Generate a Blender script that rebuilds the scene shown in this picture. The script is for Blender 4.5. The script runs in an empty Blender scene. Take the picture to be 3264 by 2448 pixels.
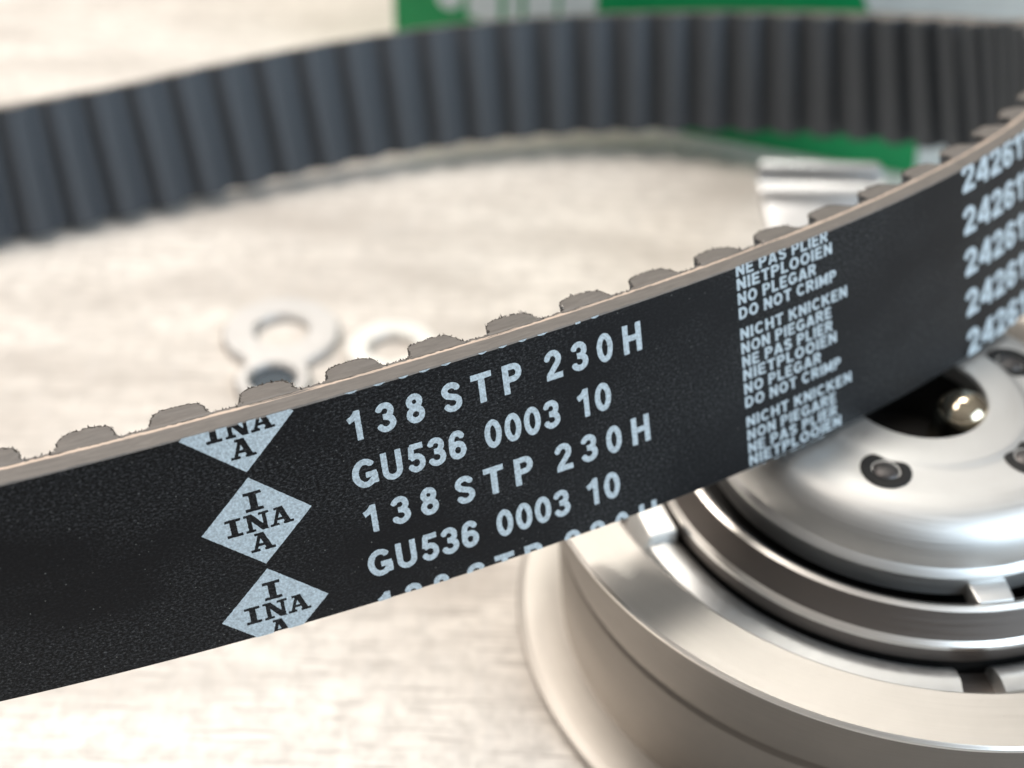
import bpy, bmesh, math, random
import numpy as np
from mathutils import Vector, Matrix, noise as mnoise

random.seed(7)
np.random.seed(7)
SC = bpy.context.scene
COL = SC.collection
MM = 0.001

# ------------------------------------------------------------------ camera, light, exposure
cam = bpy.data.cameras.new('camera')
cam.sensor_width = 36.0
cam.lens = 46.92
cam.clip_start = 0.005
cam.clip_end = 20.0
cam.dof.use_dof = True
cam.dof.focus_distance = 0.1205
cam.dof.aperture_fstop = 17.0
cam.dof.aperture_blades = 0
cam_o = bpy.data.objects.new('camera', cam)
COL.objects.link(cam_o)
cam_o.matrix_world = Matrix(((0.99945, -0.03316, 0.0, 0.0),
                             (0.02023, 0.60981, -0.79229, 0.0),
                             (0.02627, 0.79185, 0.61015, 0.131),
                             (0, 0, 0, 1)))
SC.camera = cam_o
SC.view_settings.view_transform = 'Standard'
SC.view_settings.look = 'None'
SC.view_settings.exposure = -0.30
SC.view_settings.gamma = 1.0

world = bpy.data.worlds.new('World')
SC.world = world
world.use_nodes = True
bg = world.node_tree.nodes['Background']
wt = world.node_tree
w_tc = wt.nodes.new('ShaderNodeTexCoord')
w_sep = wt.nodes.new('ShaderNodeSeparateXYZ')
w_map = wt.nodes.new('ShaderNodeMapRange')
w_map.inputs['From Min'].default_value = -1.0
w_ramp = wt.nodes.new('ShaderNodeValToRGB')
w_cr = w_ramp.color_ramp
for k_, (p_, c_) in enumerate([(0.0, (0.05, 0.043, 0.038)), (0.46, (0.09, 0.078, 0.068)), (0.56, (0.26, 0.23, 0.205)), (1.0, (0.95, 0.90, 0.85))]):
    e_ = w_cr.elements[k_] if k_ < 2 else w_cr.elements.new(p_)
    e_.position = p_
    e_.color = (*c_, 1)
wt.links.new(w_tc.outputs['Generated'], w_sep.inputs[0])
wt.links.new(w_sep.outputs[2], w_map.inputs['Value'])
wt.links.new(w_map.outputs[0], w_ramp.inputs[0])
wt.links.new(w_ramp.outputs[0], bg.inputs[0])
bg.inputs[1].default_value = 0.55


def area(name, loc, target, sx, sy, power, color):
    l = bpy.data.lights.new(name, 'AREA')
    l.shape = 'RECTANGLE'
    l.size, l.size_y = sx, sy
    l.energy = power
    l.color = color
    o = bpy.data.objects.new(name, l)
    COL.objects.link(o)
    o.location = loc
    d = Vector(target) - Vector(loc)
    o.rotation_euler = d.to_track_quat('-Z', 'Y').to_euler()
    return o


area('ceiling_lamp', (-0.34, 0.36, 0.72), (-0.03, 0.15, 0), 0.46, 0.34, 8.5, (1.0, 0.90, 0.80))
area('window_light', (0.62, -0.22, 0.42), (0.0, 0.16, 0), 0.60, 0.50, 8.0, (0.72, 0.87, 1.0))
area('back_fill_panel', (0.05, 1.35, 0.95), (0.02, 0.1, 0), 1.7, 0.8, 3.2, (1.0, 0.96, 0.91))  # added unseen soft panel, brightens the flat metal tops
area('small_lamp', (0.10, 0.62, 0.85), (0.05, 0.12, 0.03), 0.22, 0.09, 2.2, (1.0, 0.95, 0.86))

# ------------------------------------------------------------------ helpers
def link(name, me, mats, parent=None, smooth=False):
    o = bpy.data.objects.new(name, me)
    COL.objects.link(o)
    for m in (mats if isinstance(mats, (list, tuple)) else [mats]):
        me.materials.append(m)
    if parent is not None:
        o.parent = parent
        o.matrix_parent_inverse = parent.matrix_world.inverted()
    if smooth:
        me.polygons.foreach_set('use_smooth', [True] * len(me.polygons))
        me.update()
    return o


def empty(name, loc, label, cat, group=None):
    o = bpy.data.objects.new(name, None)
    o.empty_display_size = 0.005
    COL.objects.link(o)
    o.location = Vector(loc) * MM
    o.matrix_world = Matrix.Translation(Vector(loc) * MM)
    o['label'] = label
    o['category'] = cat
    if group:
        o['group'] = group
    return o


def mesh_from(name, verts, faces, matidx=None, uvs=None):
    me = bpy.data.meshes.new(name)
    me.from_pydata([tuple(v) for v in verts], [], faces)
    if matidx is not None:
        me.polygons.foreach_set('material_index', matidx)
    if uvs is not None:
        ul = me.uv_layers.new(name='uv')
        li = np.empty(len(me.loops), dtype=np.int32)
        me.loops.foreach_get('vertex_index', li)
        ul.data.foreach_set('uv', np.asarray(uvs, dtype=np.float32)[li].ravel())
    me.validate()
    me.update()
    return me


def sharp_smooth(o, ang=35):
    me = o.data
    me.polygons.foreach_set('use_smooth', [True] * len(me.polygons))
    me.set_sharp_from_angle(angle=math.radians(ang))


def lathe(name, prof, center, mats, parent, n=160, a0=0.0, a1=360.0, closed=True, ang=30, matidx=None):
    """prof: (r,h) in mm; closed profile polygon swept about a vertical axis."""
    full = abs((a1 - a0) - 360) < 1e-6
    k = n if full else n + 1
    verts, faces, mi = [], [], []
    P = len(prof)
    for i in range(k):
        a = math.radians(a0 + (a1 - a0) * i / n)
        for r, h in prof:
            verts.append(((center[0] + r * math.cos(a)) * MM, (center[1] + r * math.sin(a)) * MM, (center[2] + h) * MM))
    segs = P if closed else P - 1
    for i in range(n):
        j = (i + 1) % k
        for q in range(segs):
            q2 = (q + 1) % P
            faces.append((i * P + q, j * P + q, j * P + q2, i * P + q2))
            mi.append(matidx[q] if matidx else 0)
    if not full and closed:
        faces.append(tuple(range(P)))
        faces.append(tuple(reversed([(k - 1) * P + q for q in range(P)])))
        mi += [0, 0]
    me = mesh_from(name, verts, faces, mi)
    bm = bmesh.new()
    bm.from_mesh(me)
    bmesh.ops.remove_doubles(bm, verts=bm.verts, dist=1e-7)
    bmesh.ops.recalc_face_normals(bm, faces=bm.faces)
    bm.to_mesh(me)
    bm.free()
    o = link(name, me, mats, parent)
    sharp_smooth(o, ang)
    return o


# ------------------------------------------------------------------ materials
class NT:
    def __init__(s, name):
        s.m = bpy.data.materials.new(name)
        s.m.use_nodes = True
        s.t = s.m.node_tree
        s.b = s.t.nodes['Principled BSDF']

    def n(s, kind, **kw):
        x = s.t.nodes.new(kind)
        for k, v in kw.items():
            if k in x.inputs:
                x.inputs[k].default_value = v
            else:
                setattr(x, k, v)
        return x

    def l(s, a, b):
        s.t.links.new(a, b)

    def coord(s, scale, kind='Object', rot=(0, 0, 0)):
        tc = s.n('ShaderNodeTexCoord')
        mp = s.n('ShaderNodeMapping')
        mp.inputs['Scale'].default_value = scale
        mp.inputs['Rotation'].default_value = rot
        s.l(tc.outputs[kind], mp.inputs[0])
        return mp.outputs[0]

    def noise(s, vec, scale=1.0, detail=4.0, rough=0.55, dist=0.0):
        x = s.n('ShaderNodeTexNoise', Scale=scale, Detail=detail, Roughness=rough, Distortion=dist)
        s.l(vec, x.inputs['Vector'])
        return x.outputs['Fac']

    def ramp(s, fac, stops, interp='LINEAR'):
        x = s.n('ShaderNodeValToRGB')
        cr = x.color_ramp
        cr.interpolation = interp
        while len(cr.elements) < len(stops):
            cr.elements.new(0.5)
        for e, (p, c) in zip(cr.elements, stops):
            e.position = p
            e.color = (c, c, c, 1) if isinstance(c, (int, float)) else (*c, 1)
        s.l(fac, x.inputs[0])
        return x.outputs[0]

    def mix(s, fac, a, b, mode='MIX'):
        x = s.n('ShaderNodeMix', data_type='RGBA', blend_type=mode)
        for sock, v in ((x.inputs[0], fac), (x.inputs[6], a), (x.inputs[7], b)):
            if isinstance(v, bpy.types.NodeSocket):
                s.l(v, sock)
            elif isinstance(v, (int, float)):
                sock.default_value = v if sock.type == 'VALUE' else (v, v, v, 1)
            else:
                sock.default_value = (*v, 1)
        return x.outputs[2]

    def bump(s, h, strength=0.2, dist=0.0001):
        x = s.n('ShaderNodeBump', Strength=strength, Distance=dist)
        s.l(h, x.inputs['Height'])
        s.l(x.outputs[0], s.b.inputs['Normal'])

    def set(s, **kw):
        for k, v in kw.items():
            k = k.replace('_', ' ')
            if isinstance(v, bpy.types.NodeSocket):
                s.l(v, s.b.inputs[k])
            else:
                s.b.inputs[k].default_value = v if not isinstance(v, tuple) or len(v) == 4 else (*v, 1)
        return s.m


K = 1000.0


def mat_table():
    t = NT('table_laminate')
    g = math.radians(15.6)
    v1 = t.coord((K * 0.02, K * 0.07, K), rot=(0, 0, g))
    big = t.noise(v1, 1.0, 5, 0.6, 0.4)
    v2 = t.coord((K * 0.08, K * 1.5, K), rot=(0, 0, g))
    dash = t.noise(v2, 1.0, 3, 0.5, 0.0)
    v3 = t.coord((K * 0.60, K * 0.10, K), rot=(0, 0, g))
    cross = t.noise(v3, 1.0, 4, 0.6)
    v4 = t.coord((K * 0.35, K * 0.35, K))
    blot = t.noise(v4, 1.0, 5, 0.65)
    col = t.ramp(big, [(0.30, (0.49, 0.455, 0.42)), (0.60, (0.78, 0.745, 0.70))])
    col = t.mix(t.ramp(blot, [(0.36, 0.7), (0.56, 0.0)]), col, (0.47, 0.445, 0.415))
    col = t.mix(t.ramp(cross, [(0.30, 0.6), (0.5, 0.0)]), col, (0.60, 0.58, 0.555))
    col = t.mix(t.ramp(cross, [(0.60, 0.0), (0.78, 0.7)]), col, (0.86, 0.84, 0.80))
    col = t.mix(t.ramp(dash, [(0.34, 0.75), (0.44, 0.0)]), col, (0.38, 0.35, 0.325))
    t.bump(dash, 0.25, 0.0002)
    return t.set(Base_Color=col, Roughness=0.42)


def mat_belt_back():
    t = NT('belt_back_rubber')
    uv = t.n('ShaderNodeUVMap')
    mp = t.n('ShaderNodeMapping')
    mp.inputs['Scale'].default_value = (1.1, 9.0, 1)
    t.l(uv.outputs[0], mp.inputs[0])
    streak = t.noise(mp.outputs[0], 1.0, 5, 0.7)
    mp2 = t.n('ShaderNodeMapping')
    mp2.inputs['Scale'].default_value = (3.2, 4.6, 1)
    t.l(uv.outputs[0], mp2.inputs[0])
    speck = t.noise(mp2.outputs[0], 1.0, 6, 0.75)
    mp3 = t.n('ShaderNodeMapping')
    mp3.inputs['Scale'].default_value = (0.05, 0.08, 1)
    t.l(uv.outputs[0], mp3.inputs[0])
    patch = t.noise(mp3.outputs[0], 1.0, 2, 0.5)
    mp4 = t.n('ShaderNodeMapping')
    mp4.inputs['Scale'].default_value = (1.4, 1.8, 1)
    t.l(uv.outputs[0], mp4.inputs[0])
    vor = t.n('ShaderNodeTexVoronoi', Scale=1.0, Randomness=1.0)
    t.l(mp4.outputs[0], vor.inputs['Vector'])
    dots = t.ramp(vor.outputs['Distance'], [(0.05, 1.0), (0.10, 0.0)])
    sel = t.ramp(vor.outputs['Color'], [(0.55, 0.0), (0.75, 1.0)])
    dots = t.mix(1.0, dots, sel, 'MULTIPLY')
    col = t.ramp(speck, [(0.46, (0.0025, 0.0025, 0.003)), (0.58, (0.030, 0.031, 0.033)), (0.68, (0.14, 0.14, 0.14))])
    col = t.mix(t.ramp(patch, [(0.40, 0.85), (0.56, 0.0)]), col, (0.006, 0.006, 0.007))
    col = t.mix(t.ramp(streak, [(0.56, 0.0), (0.80, 0.5)]), col, (0.055, 0.057, 0.06))
    col = t.mix(dots, col, (0.26, 0.26, 0.24))
    t.bump(speck, 0.18, 0.00005)
    return t.set(Base_Color=col, Roughness=t.ramp(streak, [(0.3, 0.40), (0.7, 0.56)]), Specular_IOR_Level=0.20)


def mat_cut():
    t = NT('belt_cut_edge')
    uv = t.n('ShaderNodeUVMap')
    mp = t.n('ShaderNodeMapping')
    mp.inputs['Scale'].default_value = (0.35, 1.8, 1)
    t.l(uv.outputs[0], mp.inputs[0])
    streak = t.noise(mp.outputs[0], 1.0, 5, 0.65, 0.6)
    mp2 = t.n('ShaderNodeMapping')
    mp2.inputs['Scale'].default_value = (3.0, 4.0, 1)
    t.l(uv.outputs[0], mp2.inputs[0])
    fine = t.noise(mp2.outputs[0], 1.0, 5, 0.7)
    sep = t.n('ShaderNodeSeparateXYZ')
    t.l(uv.outputs[0], sep.inputs[0])
    # light cord line near the tooth root (uv.y = depth in mm), broken up along the belt
    mul = t.n('ShaderNodeMath', operation='MULTIPLY')
    mul.inputs[1].default_value = 0.2
    t.l(sep.outputs[1], mul.inputs[0])
    band = t.ramp(mul.outputs[0], [(0.43, 0.0), (0.47, 1.0), (0.515, 1.0), (0.55, 0.0)])
    mp3 = t.n('ShaderNodeMapping')
    mp3.inputs['Scale'].default_value = (0.12, 1.7, 1)
    t.l(uv.outputs[0], mp3.inputs[0])
    br = t.ramp(t.noise(mp3.outputs[0], 1.0, 3, 0.6), [(0.38, 0.0), (0.47, 1.0)])
    cord = t.mix(1.0, band, br, 'MULTIPLY')
    col = t.ramp(streak, [(0.3, (0.108, 0.101, 0.096)), (0.7, (0.168, 0.156, 0.146))])
    col = t.mix(t.ramp(fine, [(0.35, 0.5), (0.5, 0.0)]), col, (0.125, 0.115, 0.105))
    col = t.mix(cord, col, (0.58, 0.47, 0.39))
    t.bump(streak, 0.4, 0.0001)
    return t.set(Base_Color=col, Roughness=0.6)


def simple(name, col, rough=0.5, metal=0.0, nscale=0.6, var=0.12, bump=0.0, stretch=(1, 1, 1), spec=0.5, detail=4):
    t = NT(name)
    v = t.coord(tuple(K * nscale * s for s in stretch))
    f = t.noise(v, 1.0, detail, 0.6)
    lo = tuple(c * (1 - var) for c in col)
    hi = tuple(min(1, c * (1 + var)) for c in col)
    c = t.ramp(f, [(0.3, lo), (0.7, hi)])
    r = t.ramp(f, [(0.3, max(0.03, rough * 0.85)), (0.7, min(1, rough * 1.15))])
    if bump:
        t.bump(f, bump, 0.0001)
    return t.set(Base_Color=c, Roughness=r, Metallic=metal, Specular_IOR_Level=spec)


def turned(name, col, rough, var=0.05, bump=0.25, edge=0.0):
    """lathe-turned metal: fine marks running round the pulley's axis"""
    t = NT(name)
    geo = t.n('ShaderNodeNewGeometry')
    sub = t.n('ShaderNodeVectorMath', operation='SUBTRACT')
    sub.inputs[1].default_value = (0.0459, 0.121, 0.0303)
    t.l(geo.outputs['Position'], sub.inputs[0])
    sep = t.n('ShaderNodeSeparateXYZ')
    t.l(sub.outputs[0], sep.inputs[0])
    cmb = t.n('ShaderNodeCombineXYZ')
    t.l(sep.outputs[0], cmb.inputs[0])
    t.l(sep.outputs[1], cmb.inputs[1])
    ln = t.n('ShaderNodeVectorMath', operation='LENGTH')
    t.l(cmb.outputs[0], ln.inputs[0])
    at = t.n('ShaderNodeMath', operation='ARCTAN2')
    t.l(sep.outputs[1], at.inputs[0])
    t.l(sep.outputs[0], at.inputs[1])
    c2 = t.n('ShaderNodeCombineXYZ')
    t.l(ln.outputs['Value'], c2.inputs[0])
    t.l(at.outputs[0], c2.inputs[1])
    t.l(sep.outputs[2], c2.inputs[2])
    mp = t.n('ShaderNodeMapping')
    mp.inputs['Scale'].default_value = (K * 4.5, 1.6, K * 4.5)
    t.l(c2.outputs[0], mp.inputs[0])
    lines = t.noise(mp.outputs[0], 1.0, 4, 0.7)
    v = t.coord((K * 0.12, K * 0.12, K * 0.12))
    blot = t.noise(v, 1.0, 4, 0.6)
    v2 = t.coord((K * 3.5, K * 3.5, K * 3.5))
    grit = t.noise(v2, 1.0, 4, 0.7)
    c = t.ramp(lines, [(0.3, tuple(x * (1 - var) for x in col)), (0.7, tuple(min(1, x * (1 + var)) for x in col))])
    c = t.mix(t.ramp(blot, [(0.35, 0.18), (0.6, 0.0)]), c, tuple(x * 0.72 for x in col))
    c = t.mix(t.ramp(grit, [(0.68, 0.0), (0.76, 0.5)]), c, tuple(x * 0.45 for x in col))
    r = t.ramp(lines, [(0.25, rough * 0.8), (0.75, rough * 1.2)])
    t.bump(lines, bump, 0.00004)
    return t.set(Base_Color=c, Roughness=r, Metallic=1.0)


M = {}
M['table'] = mat_table()
M['back'] = mat_belt_back()
M['cut'] = mat_cut()
M['fabric'] = simple('belt_tooth_fabric', (0.060, 0.070, 0.084), 0.62, 0, 5.0, 0.35, 0.5, spec=0.5)
M['fray'] = simple('frayed_fabric_fibre', (0.045, 0.039, 0.034), 0.9, 0, 4.0, 0.6)
M['fray_light'] = simple('pale_rubber_crumb', (0.42, 0.38, 0.34), 0.9, 0, 4.0, 0.3)
M['ink'] = simple('white_print_ink', (0.50, 0.57, 0.61), 0.60, 0, 4.2, 0.34, 0.4, detail=6)
M['rim'] = turned('turned_steel', (0.59, 0.565, 0.53), 0.48)
M['wall'] = turned('shade_darkened_rim_steel', (0.235, 0.215, 0.195), 0.50, 0.06, 0.2)  # rim steel darkened to paint in the side wall's dark reflections
M['edge'] = turned('burnished_edge_steel', (0.82, 0.80, 0.77), 0.34, 0.2, 0.5)
M['plate'] = turned('zinc_plated_steel', (0.70, 0.705, 0.70), 0.50, 0.03, 0.12)
M['ring'] = turned('grey_steel', (0.22, 0.20, 0.188), 0.54, 0.08, 0.3)
M['shield'] = simple('bearing_shield_steel', (0.60, 0.61, 0.61), 0.50, 1.0, 1.0, 0.04)
M['dark'] = simple('black_seal_and_gap_shade', (0.006, 0.006, 0.006), 0.7, 0, 2.0, 0.3)  # seal rubber; its black also stands in for shade inside gaps and holes
M['rivet'] = simple('blackened_rivet_steel', (0.10, 0.095, 0.095), 0.42, 0.8, 2.0, 0.2)
M['chrome'] = simple('polished_stud_steel', (0.60, 0.54, 0.42), 0.16, 1.0, 1.0, 0.08)
M['alu'] = simple('satin_aluminium', (0.62, 0.62, 0.62), 0.48, 0.85, 0.6, 0.05, 0.05)
M['white_zinc'] = simple('bright_zinc_washer', (0.90, 0.90, 0.88), 0.40, 0.6, 0.6, 0.04)
M['bracket'] = simple('pressed_aluminium', (0.76, 0.78, 0.80), 0.44, 1.0, 0.6, 0.04)
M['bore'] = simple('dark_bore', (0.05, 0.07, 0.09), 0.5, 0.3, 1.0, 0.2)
M['green'] = simple('green_printed_card', (0.003, 0.31, 0.095), 0.45, 0, 0.2, 0.08)
M['white_card'] = simple('white_printed_card', (0.70, 0.76, 0.76), 0.5, 0, 0.2, 0.04)

# ------------------------------------------------------------------ table
TZ = 1.7
me = mesh_from('table_top', [(-1.2, 0.0, 0), (1.2, 0.0, 0), (1.2, 1.6, 0), (-1.2, 1.6, 0),
                             (-1.2, 0.0, -0.02), (1.2, 0.0, -0.02), (1.2, 1.6, -0.02), (-1.2, 1.6, -0.02)],
               [(0, 1, 2, 3), (7, 6, 5, 4), (0, 4, 5, 1), (1, 5, 6, 2), (2, 6, 7, 3), (3, 7, 4, 0)])
tab = link('table_top', me, M['table'])
tab['kind'] = 'structure'
tab.location.z = TZ * MM

# ------------------------------------------------------------------ timing belt path
FRONT = [(-80.0, -65.1046, 72.7694, 31.2985, -0.040744, 0.02166, 0.998935), (-68.0, -53.1802, 75.1739, 32.5547, -0.058332, 0.053228, 0.996877), (-56.0, -41.405, 78.1752, 33.7163, -0.075726, 0.081863, 0.993763), (-44.0, -29.7864, 81.7041, 34.7892, -0.092766, 0.107577, 0.989859), (-32.0, -18.3324, 85.7162, 35.7747, -0.109317, 0.130397, 0.985417), (-20.0, -7.056, 90.1914, 36.6697, -0.125267, 0.150357, 0.980663), (-8.0, 4.0211, 95.1321, 37.4656, -0.140522, 0.167499, 0.975806), (4.0, 14.8646, 100.5619, 38.1488, -0.155005, 0.181868, 0.971029), (16.0, 25.4242, 106.5229, 38.7, -0.168654, 0.193507, 0.966494), (28.0, 35.6286, 113.0731, 39.0946, -0.181415, 0.202461, 0.96234), (40.0, 45.3802, 120.281, 39.3023, -0.193247, 0.208771, 0.958682), (52.0, 54.5491, 128.2186, 39.2877, -0.204112, 0.212472, 0.955612), (64.0, 62.966, 136.9508, 39.0112, -0.213977, 0.213594, 0.9532), (76.0, 70.4157, 146.5204, 38.4308, -0.222814, 0.212164, 0.951494), (88.0, 76.633, 156.9279, 37.5047, -0.230595, 0.208199, 0.950515), (100.0, 81.3037, 168.1038, 36.1972, -0.237291, 0.201713, 0.950266)]
BACK = [(84.42, 208.73, 24.07, -0.2144, 0.2767, 0.9367), (80.78, 219.35, 20.33, -0.2156, 0.2372, 0.9472), (74.36, 228.73, 16.77, -0.1952, 0.206, 0.9589), (65.87, 236.56, 13.59, -0.163, 0.1903, 0.9681), (55.89, 242.66, 10.91, -0.1289, 0.1901, 0.9733), (44.91, 246.97, 8.76, -0.1003, 0.2028, 0.9741), (33.31, 249.49, 7.14, -0.0824, 0.2241, 0.9711), (21.41, 250.31, 5.97, -0.0774, 0.2488, 0.9654), (9.43, 249.59, 5.17, -0.0851, 0.2719, 0.9586), (-2.45, 247.5, 4.63, -0.1025, 0.2894, 0.9517), (-14.14, 244.29, 4.23, -0.1257, 0.2992, 0.9459), (-25.58, 240.17, 3.87, -0.15, 0.3011, 0.9417), (-36.77, 235.4, 3.47, -0.1715, 0.2964, 0.9395), (-47.71, 230.2, 3.0, -0.1864, 0.2874, 0.9395), (-58.47, 224.76, 2.46, -0.1909, 0.2766, 0.9418), (-69.11, 219.24, 1.93, -0.1809, 0.2667, 0.9466), (-79.7, 213.74, 1.85, -0.1513, 0.2601, 0.9537), (-90.32, 208.27, 1.85, -0.0963, 0.259, 0.9611)]
LEFT = [(-118, 201.5, 1.9), (-160, 191, 1.9), (-215, 182, 1.9), (-268, 166, 1.9), (-300, 134, 1.9), (-300, 98, 2.1),
        (-272, 72, 3.0), (-225, 60, 7.0), (-175, 58, 15.0), (-118, 64.5, 24.5)]


def stations(stretch):
    out = [(f[1:4], f[4:7]) for f in FRONT]
    out.append(((83.6, 187.0, 32.6), (-0.20, 0.25, 0.943)))
    out += [(b[:3], b[3:]) for b in BACK]
    for i, p in enumerate(LEFT):
        x = -92 + (p[0] + 92) * stretch
        out.append(((x, p[1], p[2]), (-0.03, (0.22, 0.15, 0.08)[i] if i < 3 else 0.0, 1.0)))
    return np.array([[*a, *b] for a, b in out], float)


def pspline(knots, P):
    """closed cubic spline through P at parameters knots[0..n-1], period knots[n]."""
    n = len(P)
    h = np.diff(knots)
    A = np.zeros((n, n))
    R = np.zeros((n, P.shape[1]))
    for i in range(n):
        hp, hn = h[i - 1], h[i]
        A[i, (i - 1) % n] += hp
        A[i, i] += 2 * (hp + hn)
        A[i, (i + 1) % n] += hn
        R[i] = 6 * ((P[(i + 1) % n] - P[i]) / hn - (P[i] - P[i - 1]) / hp)
    Mm = np.linalg.solve(A, R)

    def ev(t):
        t = np.mod(np.asarray(t, float) - knots[0], knots[-1] - knots[0]) + knots[0]
        i = np.clip(np.searchsorted(knots, t, side='right') - 1, 0, n - 1)
        j = (i + 1) % n
        hh = h[i][:, None]
        a = (knots[i + 1] - t)[:, None]
        b = (t - knots[i])[:, None]
        return (Mm[i] * a ** 3 / (6 * hh) + Mm[j] * b ** 3 / (6 * hh) + (P[i] / hh - Mm[i] * hh / 6) * a
                + (P[j] / hh - Mm[j] * hh / 6) * b)
    return ev


def build_path(stretch):
    P = stations(stretch)
    k = [FRONT[0][0]]
    for i in range(len(P)):
        a, b = P[i], P[(i + 1) % len(P)]
        if i + 1 < len(FRONT):
            k.append(float(FRONT[i + 1][0]))
        else:
            k.append(k[-1] + float(np.linalg.norm(b[:3] - a[:3])) * 1.003)
    k = np.array(k)
    ev = pspline(k, P)
    # refine parameters of the unseen stretch to arc length
    for _ in range(3):
        t = np.linspace(k[len(FRONT) - 1], k[-1], 4000)
        X = ev(t)[:, :3]
        L = np.concatenate([[0], np.cumsum(np.linalg.norm(np.diff(X, axis=0), axis=1))])
        k2 = k.copy()
        for i in range(len(FRONT), len(k)):
            k2[i] = k[len(FRONT) - 1] + np.interp(k[i], t, L)
        k2[len(FRONT) - 1] = k[len(FRONT) - 1]
        k = k2
        ev = pspline(k, P)
    return ev, k


lo, hi = 0.6, 1.6
for _ in range(18):
    mid = (lo + hi) / 2
    EV, KN = build_path(mid)
    if KN[-1] - KN[0] > 1104:
        hi = mid
    else:
        lo = mid
PER = KN[-1] - KN[0]
PITCH = PER / 138.0
WID = 23.0


class Frame:
    def __init__(s, S):
        S = np.asarray(S, float)
        X = EV(S)
        e = 0.25
        T = EV(S + e)[:, :3] - EV(S - e)[:, :3]
        T /= np.linalg.norm(T, axis=1)[:, None]
        s.B = X[:, :3]
        U = X[:, 3:]
        U /= np.linalg.norm(U, axis=1)[:, None]
        s.U = U
        N = np.cross(T, U)
        N /= np.linalg.norm(N, axis=1)[:, None]
        s.N = N          # outward
        s.T = T

    def pt(s, v, d):
        v = np.asarray(v, float).reshape(-1, 1) if np.ndim(v) else v
        d = np.asarray(d, float).reshape(-1, 1) if np.ndim(d) else d
        return (s.B + (WID - v) * s.U - d * s.N) * MM


belt = empty('timing_belt', (-18.33, 85.72, 0.0),
             'black rubber timing belt loop standing on edge with white lettering and grey cut edges', 'timing belt')

D0 = 3.0
# body: closed band
ss = []
s_ = KN[0]
while s_ < KN[-1] - 1e-6:
    ss.append(s_)
    s_ += 0.4 if s_ < 90 else (1.0 if s_ < 330 else 4.0)
ss = np.array(ss)
fr = Frame(ss)
nS = len(ss)
rg = np.random.rand(nS)
# cross-section loop: (v, d, material of the strip to the next point)
cs = [(0.12, 0.0, 0), (22.88, 0.0, 1), (23.0, 0.12, 1), (23.0, D0, 2), (0.0, D0, 1), (0.0, 2.35, 1), (0.0, 1.6, 1), (0.0, 0.8, 1), (0.0, 0.12, 1)]
V, UVs = [], []
rows = []
for (v, d, m) in cs:
    vv = np.full(nS, v)
    dd = np.full(nS, d)
    if v == 0.0:
        vv = vv + (np.random.rand(nS) - 0.5) * (0.05 if d < 2.9 else 0.10)
    if d == D0 and v == 0.0:
        dd = dd + (np.random.rand(nS) - 0.5) * 0.30
    if v in (0.12, 22.88):
        vv = vv + (np.random.rand(nS) - 0.5) * 0.02
    rows.append(fr.pt(vv, dd))
    UVs.append(np.stack([ss, np.full(nS, v if m == 0 or v == 22.88 or (v == 0.12) else d)], 1))
V = np.concatenate(rows)
UV = np.concatenate(UVs)
F, MI = [], []
nc = len(cs)
for c, (v, d, m) in enumerate(cs):
    c2 = (c + 1) % nc
    for i in range(nS):
        j = (i + 1) % nS
        F.append((c * nS + i, c2 * nS + i, c2 * nS + j, c * nS + j))
        MI.append(m)
me = mesh_from('band', V, F, MI, UV)
band = link('band', me, [M['back'], M['cut'], M['fabric']], belt)
band.data.polygons.foreach_set('use_smooth', [p.material_index != 1 for p in me.polygons])
band.data.set_sharp_from_angle(angle=math.radians(22))


TP0 = [(-2.6, -0.32), (-3.0, -0.10), (-3.1, 0.02), (-2.85, 0.09), (-2.66, 0.28), (-2.55, 0.66), (-2.47, 1.15), (-2.33, 1.65), (-2.08, 2.10), (-1.70, 2.41), (-1.2, 2.59), (-0.6, 2.67), (0, 2.70)]
TP = TP0 + [(-x, y) for x, y in TP0[-2::-1]]
TL = np.concatenate([[0], np.cumsum([math.hypot(TP[i + 1][0] - TP[i][0], TP[i + 1][1] - TP[i][1]) for i in range(len(TP) - 1)])])
TL = TL / TL[-1]


def tooth_outline(k, n, rough):
    pts = []
    rnd = random.Random(k * 13 + 5)
    ph = rnd.random() * 10
    for i in range(n + 1):
        q = np.interp(i / n, TL, range(len(TP)))
        j0 = min(int(q), len(TP) - 2)
        nx = TP[j0][0] + (TP[j0 + 1][0] - TP[j0][0]) * (q - j0)
        ny = D0 - 0.06 + TP[j0][1] + (TP[j0 + 1][1] - TP[j0][1]) * (q - j0)
        if rough and ny > D0 + 0.05:
            r1 = mnoise.noise(Vector((i * 0.35, ph, 0))) * 0.22 + (rnd.random() - 0.5) * rough
            r2 = (rnd.random() - 0.5) * rough
            nx += r2
            ny += r1
        pts.append((nx, ny))
    return pts


S_T = -50.07 + 2.6     # centre of tooth 0
fib_v, fib_f, fib_m = [], [], []


def add_fibre(s, v, d, ln, wd, pale):
    """a small crooked crumb standing at the cut edge."""
    f = Frame([s, s + wd, s + wd * 0.5 + (random.random() - 0.5) * wd * 1.5])
    base = len(fib_v)
    p0 = f.pt(v, d)[0]
    p1 = f.pt(v, d)[1]
    tip = f.pt(v - ln * (random.random() - 0.3), d + ln * random.uniform(0.1, 1.0))[2]
    p3 = f.pt(v + 0.15, d + 0.03)[0]
    p4 = f.pt(v + 0.1, d - 0.12)[1]
    fib_v.extend([tuple(p0), tuple(p1), tuple(tip), tuple(p3), tuple(p4)])
    fib_f.extend([(base, base + 1, base + 2), (base, base + 2, base + 3), (base + 1, base + 4, base + 2)])
    fib_m.extend([1 if pale else 0] * 3)


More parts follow.
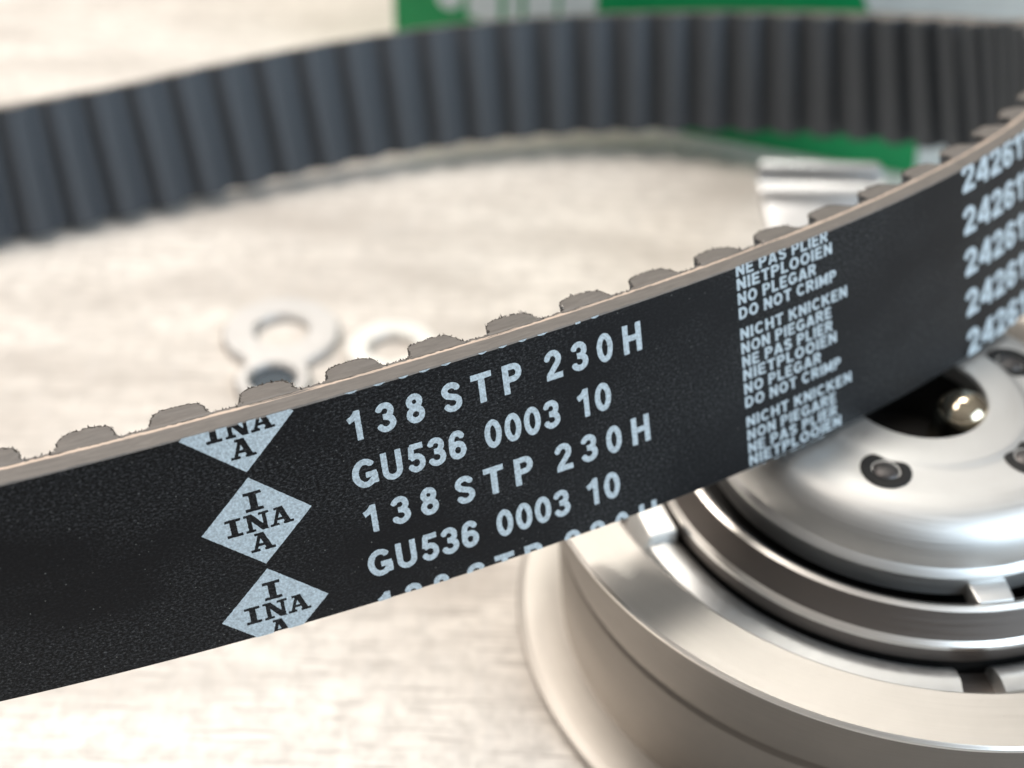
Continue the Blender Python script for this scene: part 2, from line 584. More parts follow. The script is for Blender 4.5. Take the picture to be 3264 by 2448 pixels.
for k in range(-4, 134):
    sc = S_T + k * PITCH
    near = -85 < sc < 90
    n = 60 if near else 20
    pts = tooth_outline(k, n, 0.12 if near else 0.0)
    xs = np.array([p[0] for p in pts])
    ds = np.array([p[1] for p in pts])
    cxm, cym = 0.0, D0 + 0.6
    f = Frame(sc + xs)
    inw = 0.925 + (np.random.rand(n + 1) - 0.5) * 0.09
    ds_in = np.where(ds < D0 + 0.12, ds, cym + (ds - cym) * (inw - 0.01))
    f_in = Frame(sc + np.where(ds < D0 + 0.12, xs * 0.99, xs * (inw + 0.03)))
    rag = (np.random.rand(n + 1) - 0.5) * (0.10 if near else 0)
    top_o = f.pt(rag * (ds > D0 + 0.1) - 0.01, ds)
    top_i = f_in.pt(-0.03, ds_in)
    bot_o = f.pt(23.0, ds)
    # a ring just below the top so that raggedness stays at the edge
    mid_o = f.pt(0.35, np.array([p[1] for p in tooth_outline(k, n, 0.0)])) if near else None
    if near:
        xs0 = np.array([p[0] for p in tooth_outline(k, n, 0.0)])
        fm = Frame(sc + xs0)
        mid_o = fm.pt(0.45, np.array([p[1] for p in tooth_outline(k, n, 0.0)]))
        bot_o = fm.pt(23.0, np.array([p[1] for p in tooth_outline(k, n, 0.0)]))
    m = n + 1
    V = list(top_i) + list(top_o) + ([*mid_o] if near else []) + list(bot_o)
    lay = 4 if near else 3
    F, MI = [], []
    F.append(tuple(range(m - 1, -1, -1)))
    MI.append(1)
    for i in range(n):
        F.append((i, i + 1, m + i + 1, m + i))
        MI.append((2 if min(ds[i], ds[i + 1]) > D0 + 0.1 else 1) if near else 0)
        for L in range(1, lay - 1):
            F.append((L * m + i, L * m + i + 1, (L + 1) * m + i + 1, (L + 1) * m + i))
            MI.append(0)
    F.append(tuple(range((lay - 1) * m, lay * m)))
    MI.append(1)
    uv = np.zeros((len(V), 2))
    uv[:, 0] = np.tile(sc + xs, lay)
    uv[:, 1] = np.concatenate([ds_in + 0.5] + [ds + 0.5] * (lay - 1))
    me = mesh_from('tooth', V, F, MI, uv)
    o = link('tooth', me, [M['fabric'], M['cut'], M['fray']], belt)
    me.polygons.foreach_set('use_smooth', [mm == 0 for mm in [p.material_index for p in me.polygons]])
    me.set_sharp_from_angle(angle=math.radians(50))
    if near:
        for i in range(2, n - 1):
            for _ in range(2):
                if random.random() < 0.8:
                    add_fibre(sc + xs[i] + random.uniform(-.05, .05), random.uniform(-0.02, 0.1), ds[i] - 0.05,
                              random.uniform(0.06, 0.26), random.uniform(0.05, 0.17), random.random() < 0.35)
            if random.random() < 0.16:
                add_fibre(sc + xs[i], -0.02, ds[i] - 0.08, random.uniform(0.25, 0.5), random.uniform(0.12, 0.25), random.random() < 0.3)
        # crumbs on the land between two teeth
        for _ in range(34):
            add_fibre(sc + random.uniform(2.5, 5.6), random.uniform(-0.03, 0.1), D0 - 0.02,
                      random.uniform(0.08, 0.36), random.uniform(0.07, 0.24), random.random() < 0.35)
me = mesh_from('frayed_fibres', fib_v, fib_f, fib_m)
o = link('frayed_fibres', me, [M['fray'], M['fray_light']], belt)
o['kind'] = 'stuff'

# ------------------------------------------------------------------ printing on the belt
def arc(cx, cy, rx, ry, a0, a1, n=14):
    return [(cx + rx * math.cos(math.radians(a0 + (a1 - a0) * i / n)), cy + ry * math.sin(math.radians(a0 + (a1 - a0) * i / n)))
            for i in range(n + 1)]


# glyph skeletons: width, list of polylines (cap height 1, y up; stroke thickness .2)
G = {
    '0': (0.62, [arc(.31, .5, .21, .40, 0, 360, 28)]),
    '1': (0.44, [[(.34, 0), (.34, 1)], [(.02, .70), (.16, .76), (.27, .85), (.335, .95)]]),
    '2': (0.62, [arc(.30, .68, .205, .22, 175, -35, 16) + [(.13, .16)], [(.03, .10), (.62, .10)]]),
    '3': (0.62, [arc(.295, .705, .195, .195, 168, -88, 14), arc(.30, .305, .215, .205, 92, -168, 16), [(.22, .52), (.32, .52)]]),
    '4': (0.66, [[(.50, 0), (.50, .99)], [(.47, .95), (.09, .34)], [(.02, .29), (.66, .29)]]),
    '5': (0.62, [[(.58, .90), (.12, .90)], [(.17, .93), (.125, .50)], [(.12, .52)] + arc(.29, .33, .225, .23, 118, -165, 18)]),
    '6': (0.62, [arc(.32, .32, .205, .22, 0, 360, 24), [(.115, .36), (.13, .62)] + arc(.335, .66, .20, .24, 170, 22, 12)]),
    '8': (0.62, [arc(.31, .73, .175, .17, 0, 360, 22), arc(.31, .30, .21, .20, 0, 360, 24)]),
    'S': (0.68, [arc(.33, .715, .215, .185, 12, 180, 12) + [(.125, .66), (.20, .565), (.47, .455), (.55, .36)] + arc(.34, .285, .215, .185, 10, -168, 12)]),
    'T': (0.64, [[(.32, 0), (.32, .95)], [(0, .90), (.64, .90)]]),
    'P': (0.64, [[(.10, 0), (.10, 1)], [(.10, .90), (.36, .90)] + arc(.36, .69, .18, .21, 90, -90, 12) + [(.10, .48)]]),
    'H': (0.68, [[(.10, 0), (.10, 1)], [(.58, 0), (.58, 1)], [(.10, .52), (.58, .52)]]),
    'G': (0.76, [arc(.39, .5, .29, .40, 40, 318, 26) + [(.62, .20)], [(.66, .09), (.66, .43)], [(.40, .43), (.74, .43)]]),
    'U': (0.68, [[(.10, 1), (.10, .36)] + arc(.34, .34, .24, .24, 180, 360, 14) + [(.58, .36), (.58, 1)]]),
    'N': (0.68, [[(.10, 0), (.10, 1)], [(.58, 0), (.58, 1)], [(.10, .95), (.58, .05)]]),
    'E': (0.60, [[(.10, 0), (.10, 1)], [(.10, .90), (.58, .90)], [(.10, .51), (.54, .51)], [(.10, .10), (.60, .10)]]),
    'A': (0.74, [[(.08, 0), (.35, .97)], [(.66, 0), (.39, .97)], [(.18, .27), (.56, .27)]]),
    'L': (0.56, [[(.10, 0), (.10, 1)], [(.10, .10), (.56, .10)]]),
    'I': (0.20, [[(.10, 0), (.10, 1)]]),
    'R': (0.68, [[(.10, 0), (.10, 1)], [(.10, .90), (.38, .90)] + arc(.38, .70, .18, .20, 90, -90, 12) + [(.10, .50)], [(.36, .48), (.60, .02)]]),
    'O': (0.76, [arc(.38, .5, .28, .40, 0, 360, 28)]),
    'C': (0.72, [arc(.37, .5, .27, .40, 42, 318, 26)]),
    'M': (0.80, [[(.10, 0), (.10, 1)], [(.70, 0), (.70, 1)], [(.12, .95), (.40, .15)], [(.68, .95), (.40, .15)]]),
    'K': (0.70, [[(.10, 0), (.10, 1)], [(.60, .98), (.14, .42)], [(.30, .58), (.62, .02)]]),
    'D': (0.70, [[(.10, 0), (.10, 1)], [(.10, .90), (.30, .90)] + arc(.30, .5, .29, .40, 90, -90, 14) + [(.10, .10)]]),
}


def seg_field(px, py, x0, y0, x1, y1, hw, cap0, cap1):
    dx, dy = x1 - x0, y1 - y0
    L = math.hypot(dx, dy) + 1e-9
    dx /= L
    dy /= L
    al = (px - x0) * dx + (py - y0) * dy
    pe = np.abs(-(px - x0) * dy + (py - y0) * dx)
    f = np.minimum(hw - pe, np.minimum(al, L - al))
    if not cap0:
        f = np.maximum(f, hw - np.hypot(px - x0, py - y0))
    if not cap1:
        f = np.maximum(f, hw - np.hypot(px - x1, py - y1))
    return f


def glyph_field(ch, px, py, hw):
    f = np.full(px.shape, -1.0)
    for pl in G[ch][1]:
        pl = [q for i, q in enumerate(pl) if i == 0 or math.hypot(q[0] - pl[i - 1][0], q[1] - pl[i - 1][1]) > 1e-5]
        closed = math.hypot(pl[0][0] - pl[-1][0], pl[0][1] - pl[-1][1]) < 1e-6
        for i in range(len(pl) - 1):
            f = np.maximum(f, seg_field(px, py, *pl[i], *pl[i + 1], hw, i == 0 and not closed, i == len(pl) - 2 and not closed))
    return f


def grid_noise(X, Y, sc, seed):
    """cheap smooth value noise, vectorised"""
    rs = np.random.RandomState(seed)
    tab = rs.rand(64, 64)
    u, v = X / sc, Y / sc
    iu, iv = np.floor(u).astype(int), np.floor(v).astype(int)
    fu, fv = u - iu, v - iv
    fu, fv = fu * fu * (3 - 2 * fu), fv * fv * (3 - 2 * fv)
    g = lambda a, b: tab[a % 64, b % 64]
    return (g(iu, iv) * (1 - fu) + g(iu + 1, iv) * fu) * (1 - fv) + (g(iu, iv + 1) * (1 - fu) + g(iu + 1, iv + 1) * fu) * fv - 0.5


def contour_mesh(Fd, xs, ys):
    """filled marching squares; returns 2-D polygons"""
    polys = []
    ins = Fd > 0
    ny, nx = Fd.shape
    maxrun = max(1, int(1.2 / (xs[1] - xs[0])))
    for j in range(ny - 1):
        row = ins[j].astype(int) + ins[j + 1]
        cell = row[:-1] + row[1:]
        i = 0
        y0, y1 = ys[j], ys[j + 1]
        nz = np.nonzero(cell)[0]
        p = 0
        while p < len(nz):
            i = nz[p]
            if cell[i] == 4:
                q = p
                while q + 1 < len(nz) and nz[q + 1] == nz[q] + 1 and cell[nz[q + 1]] == 4 and q + 1 - p < maxrun:
                    q += 1
                polys.append(((xs[i], y0), (xs[nz[q] + 1], y0), (xs[nz[q] + 1], y1), (xs[i], y1)))
                p = q + 1
                continue
            c = ((xs[i], y0, Fd[j, i]), (xs[i + 1], y0, Fd[j, i + 1]), (xs[i + 1], y1, Fd[j + 1, i + 1]), (xs[i], y1, Fd[j + 1, i]))
            poly = []
            for a in range(4):
                A, B = c[a], c[(a + 1) % 4]
                if A[2] > 0:
                    poly.append((A[0], A[1]))
                if (A[2] > 0) != (B[2] > 0):
                    t = A[2] / (A[2] - B[2])
                    poly.append((A[0] + t * (B[0] - A[0]), A[1] + t * (B[1] - A[1])))
            if len(poly) >= 3:
                polys.append(tuple(poly))
            p += 1
    return polys


def print_object(name, polys, label=None, lift=0.025):
    V, F = [], []
    for p in polys:
        b = len(V)
        V.extend(p)
        F.append(tuple(range(b, b + len(p))))
    A = np.array(V)
    f = Frame(A[:, 0])
    P = f.pt(A[:, 1], np.full(len(A), -lift))
    uv = A
    me = mesh_from(name, P, F, None, uv)
    bm = bmesh.new()
    bm.from_mesh(me)
    bmesh.ops.remove_doubles(bm, verts=bm.verts, dist=2e-6)
    bm.to_mesh(me)
    bm.free()
    o = link(name, me, M['ink'], belt)
    if label:
        o['label'] = label
    return o


VMIN, VMAX = 0.0, 22.97


def glyph_polys(ch, sL, sR, vTop, vBot, step, hw=0.1, seed=1, jit=0.02):
    """box in belt coordinates; v grows downwards"""
    w = G[ch][0]
    H = vBot - vTop
    kx = w / (sR - sL)
    xs = np.arange(sL - 0.12, sR + 0.12 + step, step)
    ys = np.arange(max(VMIN, vTop - 0.12), min(VMAX, vBot + 0.12) + step * 0.5, step)
    if len(ys) < 2:
        return []
    X, Y = np.meshgrid(xs, ys)
    px = (X - sL) * kx
    py = (vBot - Y) / H
    f = glyph_field(ch, px, py, hw) * H
    f = f + grid_noise(X, Y, 0.11, seed) * jit * 2 + grid_noise(X, Y, 0.3, seed + 1) * jit
    return contour_mesh(f, xs, ys)


ROW1 = [('1', -25.35, -24.12), ('3', -22.75, -20.92), ('8', -19.93, -18.17), ('S', -16.47, -14.47), ('T', -13.52, -11.47),
        ('P', -10.38, -8.44), ('2', -6.08, -4.28), ('3', -3.30, -1.50), ('0', -0.52, 1.20), ('H', 2.36, 4.40)]
ROW2 = [('G', -25.75, -23.38), ('U', -22.95, -21.00), ('5', -20.47, -18.80), ('3', -18.52, -16.77), ('6', -16.50, -14.78),
        ('0', -12.86, -11.15), ('0', -10.83, -9.12), ('0', -8.82, -7.11), ('3', -6.80, -5.06), ('1', -3.12, -1.93), ('0', -1.26, 0.50)]
PV = 10.02
sd = 11
for j in range(-1, 3):
    polys = []
    vt = 1.98 + PV * j
    if vt + 3.03 > VMIN and vt < VMAX:
        for ch, a, b in ROW1:
            polys += glyph_polys(ch, a, b, vt, vt + 3.03, 0.055, seed=sd)
            sd += 2
        print_object('printed_lettering', polys, 'pale printed line reading 138 STP 230H')
    polys = []
    vt = 7.03 + PV * j + (0.16 if j == -1 else 0)
    if vt + 3.03 > VMIN and vt < VMAX:
        for ch, a, b in ROW2:
            polys += glyph_polys(ch, a, b, vt, vt + 3.03, 0.055, seed=sd)
            sd += 2
        print_object('printed_lettering', polys, 'pale printed line reading GU536 0003 10')


def text_line(txt, sL, sR, vBase, cap, step, hw, seed, gap=0.13, space=0.34, jit=0.012):
    tot = 0
    for c in txt:
        tot += space if c == ' ' else G[c][0] + gap
    tot -= gap
    k = (sR - sL) / tot
    x = sL
    polys = []
    for i, c in enumerate(txt):
        if c == ' ':
            x += space * k
            continue
        w = G[c][0] * k
        polys += glyph_polys(c, x, x + w, vBase - cap, vBase, step, hw, seed + i, jit)
        x += w + gap * k
    return polys


WARN = [('NICHT KNICKEN', -2.05, 30.45), ('NON PIEGARE', -0.46, 28.05), ('NE PAS PLIER', 1.08, 28.12), ('NIETPLOOIEN', 2.56, 28.62),
        ('NO PLEGAR', 4.12, 26.25), ('DO NOT CRIMP', 5.70, 29.02)]
for j in range(0, 3):
    for txt, vb, sR in WARN:
        b = vb + PV * j
        if b < VMIN or b - 1.28 > VMAX:
            continue
        print_object('printed_lettering', text_line(txt, 15.92, sR, b, 1.27, 0.055, 0.102, 300 + int(b * 7)),
                     'small pale warning line reading ' + txt)
for j in range(0, 5):
    b = 2.93 + 5.01 * j
    print_object('printed_lettering', text_line('242611', 50.4, 66.3, b, 3.25, 0.09, 0.105, 900 + j * 9, gap=0.07),
                 'blurred pale digits near the right end of the belt')

# the rhombus emblem: pale field with the letters left open
def slab(X, Y, x0, x1, y0, y1):
    return np.minimum(np.minimum(X - x0, x1 - X), np.minimum(Y - y0, y1 - Y))


def poly_bar(X, Y, xa, ya, xb, yb, wa):
    """slanting stem with horizontal ends: x-range is +-wa/2 round the line"""
    t = (Y - ya) / (yb - ya)
    xc = xa + (xb - xa) * t
    return np.minimum(wa / 2 - np.abs(X - xc), np.minimum(Y - min(ya, yb), max(ya, yb) - Y))


def serif_I(X, Y, cx, base, h, w):
    s = h * 0.16
    f = slab(X, Y, cx - w * .21, cx + w * .21, base, base + h)
    f = np.maximum(f, slab(X, Y, cx - w / 2, cx + w / 2, base, base + s))
    return np.maximum(f, slab(X, Y, cx - w / 2, cx + w / 2, base + h - s, base + h))


def serif_A(X, Y, cx, base, h, w):
    s = h * 0.14
    f = poly_bar(X, Y, cx - w * .36, base, cx - w * .02, base + h, w * .17)
    f = np.maximum(f, poly_bar(X, Y, cx + w * .31, base, cx + w * .00, base + h, w * .27))
    f = np.maximum(f, slab(X, Y, cx - w * .25, cx + w * .2, base + h * .27, base + h * .42))
    f = np.maximum(f, slab(X, Y, cx - w * .54, cx - w * .13, base, base + s))
    f = np.maximum(f, slab(X, Y, cx + w * .07, cx + w * .55, base, base + s))
    return np.maximum(f, slab(X, Y, cx - w * .28, cx + w * .14, base + h - s, base + h))


def serif_N(X, Y, cx, base, h, w):
    s = h * 0.14
    f = slab(X, Y, cx - w * .40, cx - w * .22, base, base + h)
    f = np.maximum(f, slab(X, Y, cx + w * .24, cx + w * .40, base, base + h))
    f = np.maximum(f, poly_bar(X, Y, cx + w * .30, base, cx - w * .32, base + h, w * .30))
    f = np.maximum(f, slab(X, Y, cx - w * .52, cx - w * .10, base, base + s))
    f = np.maximum(f, slab(X, Y, cx - w * .52, cx - w * .25, base + h - s, base + h))
    return np.maximum(f, slab(X, Y, cx + w * .10, cx + w * .54, base + h - s, base + h))


S0 = -34.76
for j in range(-1, 3):
    vc = 0.245 + PV * j
    if j == -1:
        continue
    vtop, vbot = max(VMIN, vc - 4.8), min(VMAX, vc + 4.8)
    step = 0.055
    xs = np.arange(-5.05, 5.05 + step, step) + S0
    ys = np.arange(vtop, vbot + step * 0.5, step)
    ys = ys[ys <= VMAX]
    X, Y = np.meshgrid(xs, ys)
    lx, ly = X - S0, vc - Y
    f = (1 - np.abs(lx) / 4.97 - np.abs(ly) / 4.725) * 3.4
    t = serif_I(lx, ly, 0.02, 1.16, 2.05, 1.62)
    t = np.maximum(t, serif_I(lx, ly, -2.12, -1.02, 1.92, 1.42))
    t = np.maximum(t, serif_N(lx, ly, -0.02, -1.02, 1.92, 2.15))
    t = np.maximum(t, serif_A(lx, ly, 2.12, -1.02, 1.92, 1.95))
    t = np.maximum(t, serif_A(lx, ly, 0.05, -3.22, 1.98, 2.05))
    f = np.minimum(f, -t) + grid_noise(X, Y, 0.12, 71 + j) * 0.05
    print_object('printed_emblem', contour_mesh(f, xs, ys), 'pale rhombus emblem with dark crossing letters INA')

# ------------------------------------------------------------------ tensioner pulley
PC = (45.9, 121.0, 30.3)
pul = empty('tensioner_pulley', (PC[0], PC[1], 0.0),
            'large round steel tensioner pulley under the front belt run', 'pulley')
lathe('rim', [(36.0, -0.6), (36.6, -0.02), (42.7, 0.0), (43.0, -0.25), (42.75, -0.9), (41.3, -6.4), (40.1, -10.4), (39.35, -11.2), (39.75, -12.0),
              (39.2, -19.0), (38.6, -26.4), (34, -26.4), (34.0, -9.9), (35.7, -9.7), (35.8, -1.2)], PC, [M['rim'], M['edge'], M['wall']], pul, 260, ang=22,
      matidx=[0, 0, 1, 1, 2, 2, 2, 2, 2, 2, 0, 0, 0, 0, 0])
lathe('flange', [(35.0, -26.0), (38.6, -26.0), (40.3, -25.8), (43.4, -26.0), (44.2, -26.5), (44.3, -27.2), (43.6, -27.8), (35.0, -27.8)],
      PC, M['rim'], pul, 220, ang=24)
lathe('base_boss', [(0.5, -27.0), (30, -27.0), (30, -28.55), (0.5, -28.55)], PC, M['ring'], pul, 96)
# bearing shield: a sloped bright ring with a gap, rounded ends
shield_prof = [(33.4, -8.6), (33.2, -6.2), (32.4, -5.0), (31.0, -4.6), (29.6, -4.9), (28.6, -5.6), (28.25, -6.4), (28.2, -8.6)]
lathe('bearing_shield', shield_prof, PC, M['shield'], pul, 190, a0=-81, a1=192, ang=40)
lathe('bearing_shield', shield_prof, PC, M['shield'], pul, 60, a0=203, a1=271.2, ang=40)
lathe('groove_floor', [(28.3, -6.9), (35.6, -6.6), (35.6, -9.6), (28.3, -9.6)], PC, M['ring'], pul, 140)
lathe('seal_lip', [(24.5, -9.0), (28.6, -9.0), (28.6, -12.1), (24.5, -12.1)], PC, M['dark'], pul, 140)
# inner ring with bright turned edge
lathe('inner_ring', [(25.9, 0.9), (26.5, 1.3), (27.0, 1.0), (28.3, -1.9), (28.75, -2.3), (28.75, -2.8), (28.35, -4.9), (25.6, -4.9), (25.4, -1.0)], PC, [M['ring'], M['edge']], pul, 220, ang=20, matidx=[1, 1, 0, 1, 1, 0, 0, 0, 0])
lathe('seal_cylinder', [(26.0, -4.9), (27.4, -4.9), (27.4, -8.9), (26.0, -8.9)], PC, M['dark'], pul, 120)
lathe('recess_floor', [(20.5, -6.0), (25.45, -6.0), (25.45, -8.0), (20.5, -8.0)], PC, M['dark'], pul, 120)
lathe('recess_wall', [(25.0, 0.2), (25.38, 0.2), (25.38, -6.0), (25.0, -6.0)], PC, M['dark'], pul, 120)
# domed cover plate
HZ = 8.3
lathe('cover_plate', [(8.0, HZ - 0.35), (8.25, HZ), (12.0, HZ), (12.5, HZ - 0.10), (13.0, HZ - 0.30), (13.5, HZ - 0.36), (16.5, HZ - 0.44), (18.6, HZ - 0.62), (20.1, HZ - 1.15), (21.3, HZ - 2.2),
                      (22.1, HZ - 3.8), (22.4, HZ - 5.7), (22.95, HZ - 6.3), (23.1, HZ - 6.6), (22.9, HZ - 6.9), (22.95, HZ - 9.0),
                      (21.5, HZ - 9.0), (20.8, HZ - 7.0), (19.5, HZ - 4.5), (17.0, HZ - 2.6), (12.8, HZ - 2.2), (8.2, HZ - 2.2), (8.0, HZ - 1.9)],
      PC, M['plate'], pul, 200, ang=24)
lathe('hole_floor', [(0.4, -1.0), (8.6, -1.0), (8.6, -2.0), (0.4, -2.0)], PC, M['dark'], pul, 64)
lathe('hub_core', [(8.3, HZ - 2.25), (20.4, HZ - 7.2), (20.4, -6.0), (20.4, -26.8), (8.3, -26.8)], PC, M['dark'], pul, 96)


def polar(r, a, z=0.0):
    return (PC[0] + r * math.cos(math.radians(a)), PC[1] + r * math.sin(math.radians(a)), PC[2] + z)


def box_mesh(name, corners_lo, corners_hi, mat, parent, bev=0.25):
    """prism between two polygons of equal count"""
    bm = bmesh.new()
    n = len(corners_lo)
    a = [bm.verts.new(Vector(c) * MM) for c in corners_lo]
    b = [bm.verts.new(Vector(c) * MM) for c in corners_hi]
    bm.faces.new(a[::-1])
    bm.faces.new(b)
    for i in range(n):
        bm.faces.new((a[i], a[(i + 1) % n], b[(i + 1) % n], b[i]))
    bmesh.ops.recalc_face_normals(bm, faces=bm.faces)
    if bev:
        bmesh.ops.bevel(bm, geom=list(bm.edges), offset=bev * MM, segments=3, affect='EDGES', profile=0.6)
    me = bpy.data.meshes.new(name)
    bm.to_mesh(me)
    bm.free()
    o = link(name, me, mat, parent)
    sharp_smooth(o, 40)
    return o


# rivets, each with a black ring painting in the shade of its recess
for a in (-113.7, -46.3, 175, 100, 28):
    c = polar(14.6, a, HZ - 0.29)
    root = lathe('rivet', [(0.02, 0.20), (0.8, 0.16), (1.3, 0.04), (1.52, -0.2), (1.53, -0.6), (0.02, -0.6)], c, M['rivet'], pul, 40, ang=50)
    lathe('rivet_shade_ring', [(1.55, 0.0), (2.1, 0.07), (2.55, 0.07), (2.75, -0.02), (2.75, -0.5), (1.55, -0.5)], c, M['dark'], root, 40, ang=50)

# tab bent down from the plate over the recess
lo_ = [polar(22.6, -85, -0.9), polar(22.6, -74, -0.9), polar(25.6, -75, -1.6), polar(25.6, -84, -1.6)]
hi_ = [polar(22.6, -85, 1.1), polar(22.6, -74, 1.1), polar(25.6, -75, 0.75), polar(25.6, -84, 0.75)]
box_mesh('stop_tab', lo_, hi_, M['plate'], pul, 0.3)
# spring anchor block in the channel at the left, just under the belt
lo_ = [polar(28.9, 192.5, -8.6), polar(33.6, 192.8, -8.6), polar(33.6, 203.5, -8.6), polar(28.9, 204.2, -8.6)]
hi_ = [polar(29.1, 192.5, -3.3), polar(32.4, 193, -3.6), polar(32.4, 203, -3.6), polar(29.1, 203.8, -3.3)]
box_mesh('spring_anchor', hi_, lo_, M['white_zinc'], pul, 0.5)
lo_ = [polar(28.9, 178, -8.6), polar(35.2, 178, -8.6), polar(35.2, 187, -8.6), polar(28.9, 188, -8.6)]
hi_ = [polar(28.9, 178, -4.6), polar(34.6, 178, -5.4), polar(34.6, 187, -5.4), polar(28.9, 188, -4.2)]
box_mesh('spring_anchor', hi_, lo_, M['shield'], pul, 0.5)

# polished stud standing in the hole
sc_ = (51.4, 119.4, PC[2])
stud_prof = [(r_ * 1.12, h_) for r_, h_ in [(0.02, 10.05), (0.9, 9.95), (1.7, 9.6), (2.35, 8.95), (2.75, 8.1), (2.9, 7.0), (2.9, 5.5), (2.9, -1.0), (0.02, -1.0)]]
lathe('stud', stud_prof, (sc_[0], sc_[1], sc_[2] - 0.9), M['chrome'], pul, 64, ang=60)

# ------------------------------------------------------------------ loose link plate with two eyes, and a washer
def disc_prof(ri, ro, t, b=0.3):
    return [(ri, b), (ri + b, 0.0), (ro - b, 0.0), (ro, b), (ro, t - b), (ro - b, t), (ri + b, t), (ri, t - b)]


lk = empty('eyelet_link', (-38.0, 181.0, TZ), 'silvery flat link with one wide eye and one small dark eye behind the belt', 'link plate')
lathe('large_eye', disc_prof(4.3, 9.6, 1.5, 0.4), (-38.2, 178.6, TZ), M['alu'], lk, 80, ang=40)
lathe('small_eye', disc_prof(3.65, 6.0, 2.0, 0.5), (-37.4, 165.0, TZ), M['alu'], lk, 64, ang=40)
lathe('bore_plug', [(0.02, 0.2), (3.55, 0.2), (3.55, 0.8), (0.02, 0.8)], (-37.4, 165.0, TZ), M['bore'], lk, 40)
box_mesh('neck', [(-43.4, 171.6, TZ + 0.1), (-42.0, 168.6, TZ + 0.1), (-32.8, 168.6, TZ + 0.1), (-32.2, 171.6, TZ + 0.1)],
         [(-43.4, 171.6, TZ + 1.4), (-42.0, 168.6, TZ + 1.4), (-32.8, 168.6, TZ + 1.4), (-32.2, 171.6, TZ + 1.4)], M['alu'], lk, 0.3)
ws = lathe('washer', disc_prof(3.8, 7.5, 1.6, 0.3), (-19.6, 174.8, TZ), M['white_zinc'], None, 80, ang=40)
ws['label'] = 'bright silvery round washer lying on the table right of the two-eyed link'
ws['category'] = 'washer'

# ------------------------------------------------------------------ bent bracket behind the belt on the right
br = empty('bent_bracket', (52.0, 178.0, TZ), 'bent silvery sheet metal bracket with a rounded upright end, behind the belt at right', 'bracket')


def sheet(name, prof, xl, xr, mat, parent):
    """prof: list of (y, z, ny, nz, halfwidth inset) centreline of a bent sheet, thickness along (ny,nz)"""
    V, F = [], []
    n = len(prof)
    for (y, z, ny, nz, xa, xb) in prof:
        for sgn in (1, -1):
            V.append((xa, y + ny * sgn, z + nz * sgn))
            V.append((xb, y + ny * sgn, z + nz * sgn))
    for i in range(n - 1):
        a, b = i * 4, (i + 1) * 4
        F += [(a, a + 1, b + 1, b), (a + 3, a + 2, b + 2, b + 3), (a + 1, a + 3, b + 3, b + 1), (a + 2, a, b, b + 2)]
    F += [(0, 2, 3, 1), ((n - 1) * 4, (n - 1) * 4 + 1, (n - 1) * 4 + 3, (n - 1) * 4 + 2)]
    me = mesh_from(name, [Vector(v) * MM for v in V], F)
    bm = bmesh.new()
    bm.from_mesh(me)
    bmesh.ops.recalc_face_normals(bm, faces=bm.faces)
    eds = [e for e in bm.edges if len(e.link_faces) == 2 and e.calc_face_angle(0) > math.radians(50)]
    bmesh.ops.bevel(bm, geom=eds, offset=0.7 * MM, segments=3, affect='EDGES', profile=0.5)
    bm.to_mesh(me)
    bm.free()
    o = link(name, me, mat, parent)
    sharp_smooth(o, 35)
    return o


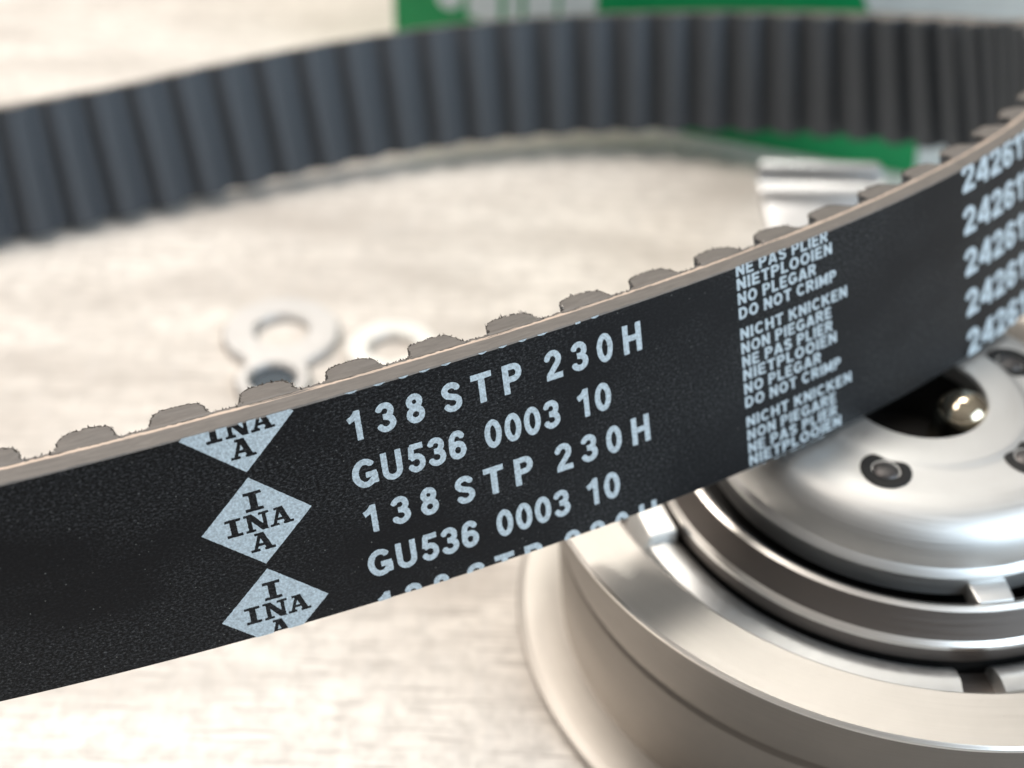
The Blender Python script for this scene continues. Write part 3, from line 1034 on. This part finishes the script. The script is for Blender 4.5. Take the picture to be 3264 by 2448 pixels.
sheet('upright_end', [(205.0, 22.6, -0.3, 1.3, 40.9, 61.6), (202.2, 22.6, 0.3, 1.3, 40.7, 61.7), (200.9, 21.7, 1.1, 0.9, 40.6, 61.8), (200.4, 20.4, 1.3, 0.2, 40.6, 61.8),
              (200.3, 19.0, 1.3, 0.0, 40.9, 61.0), (199.6, 17.9, 1.1, -0.8, 41.4, 60.2),
              (197.8, 16.9, 0.6, -1.2, 41.8, 59.6), (186.0, 10.4, 0.68, -1.1, 43.4, 58.0)], 0, 0, M['bracket'], br)
sheet('sloping_arm', [(186.0, 10.3, 0.68, -1.1, 43.4, 58.0), (174.5, 4.6, 0.6, -1.15, 44.6, 57.0), (172.0, 3.4, 0.2, -1.3, 44.8, 56.8),
                      (166.2, 3.05, 0.0, -1.3, 44.8, 56.8)], 0, 0, M['bracket'], br)

# ------------------------------------------------------------------ green carton standing behind
bl = Vector((-28.3, 276.4, TZ))
brr = Vector((78.6, 241.4, TZ))
dirv = (brr - bl).normalized()
nv = Vector((dirv.y, -dirv.x, 0))          # towards the camera
if nv.y > 0:
    nv = -nv
W_ = (brr - bl).length + 26
H_, D_ = 62.0, 46.0
bx = empty('carton', (bl + dirv * W_ / 2 - nv * D_ / 2), 'green and white cardboard parts carton standing behind the belt', 'carton')


def carton_pt(u, h, out=0.0):
    return bl + dirv * u + nv * out + Vector((0, 0, h))


c_lo = [carton_pt(0, 0.1), carton_pt(W_, 0.1), carton_pt(W_, 0.1, -D_), carton_pt(0, 0.1, -D_)]
c_hi = [carton_pt(0, H_), carton_pt(W_, H_), carton_pt(W_, H_, -D_), carton_pt(0, H_, -D_)]
box_mesh('carton_body', c_lo, c_hi, M['green'], bx, 0.6)


def flat_print(name, pts, mat, parent, out=0.08):
    me = mesh_from(name, [carton_pt(u, h, out) * MM for u, h in pts], [tuple(range(len(pts)))])
    return link(name, me, mat, parent)


flat_print('white_panel', [(95.5, H_ - 0.8), (97.2, 35), (112.8, 9.5), (113.9, 0.8), (W_ - 0.8, 0.8), (W_ - 0.8, H_ - 0.8)], M['white_card'], bx)
flat_print('white_print', [(13.0 + 3.0 * math.cos(a * math.pi / 12), 22.6 + 3.4 * math.sin(a * math.pi / 12)) for a in range(24)], M['white_card'], bx)
for ua, ub, hb in ((17.2, 19.0, 18.6), (19.0, 24.3, 18.0), (25.8, 28.7, 18.0), (30.0, 36.6, 18.4), (37.6, 45.2, 18.2)):
    flat_print('white_print', [(ua, hb), (ub, hb), (ub, 29.5), (ua, 29.5)], M['white_card'], bx, 0.08 + (0.06 if ua == 17.2 else 0))
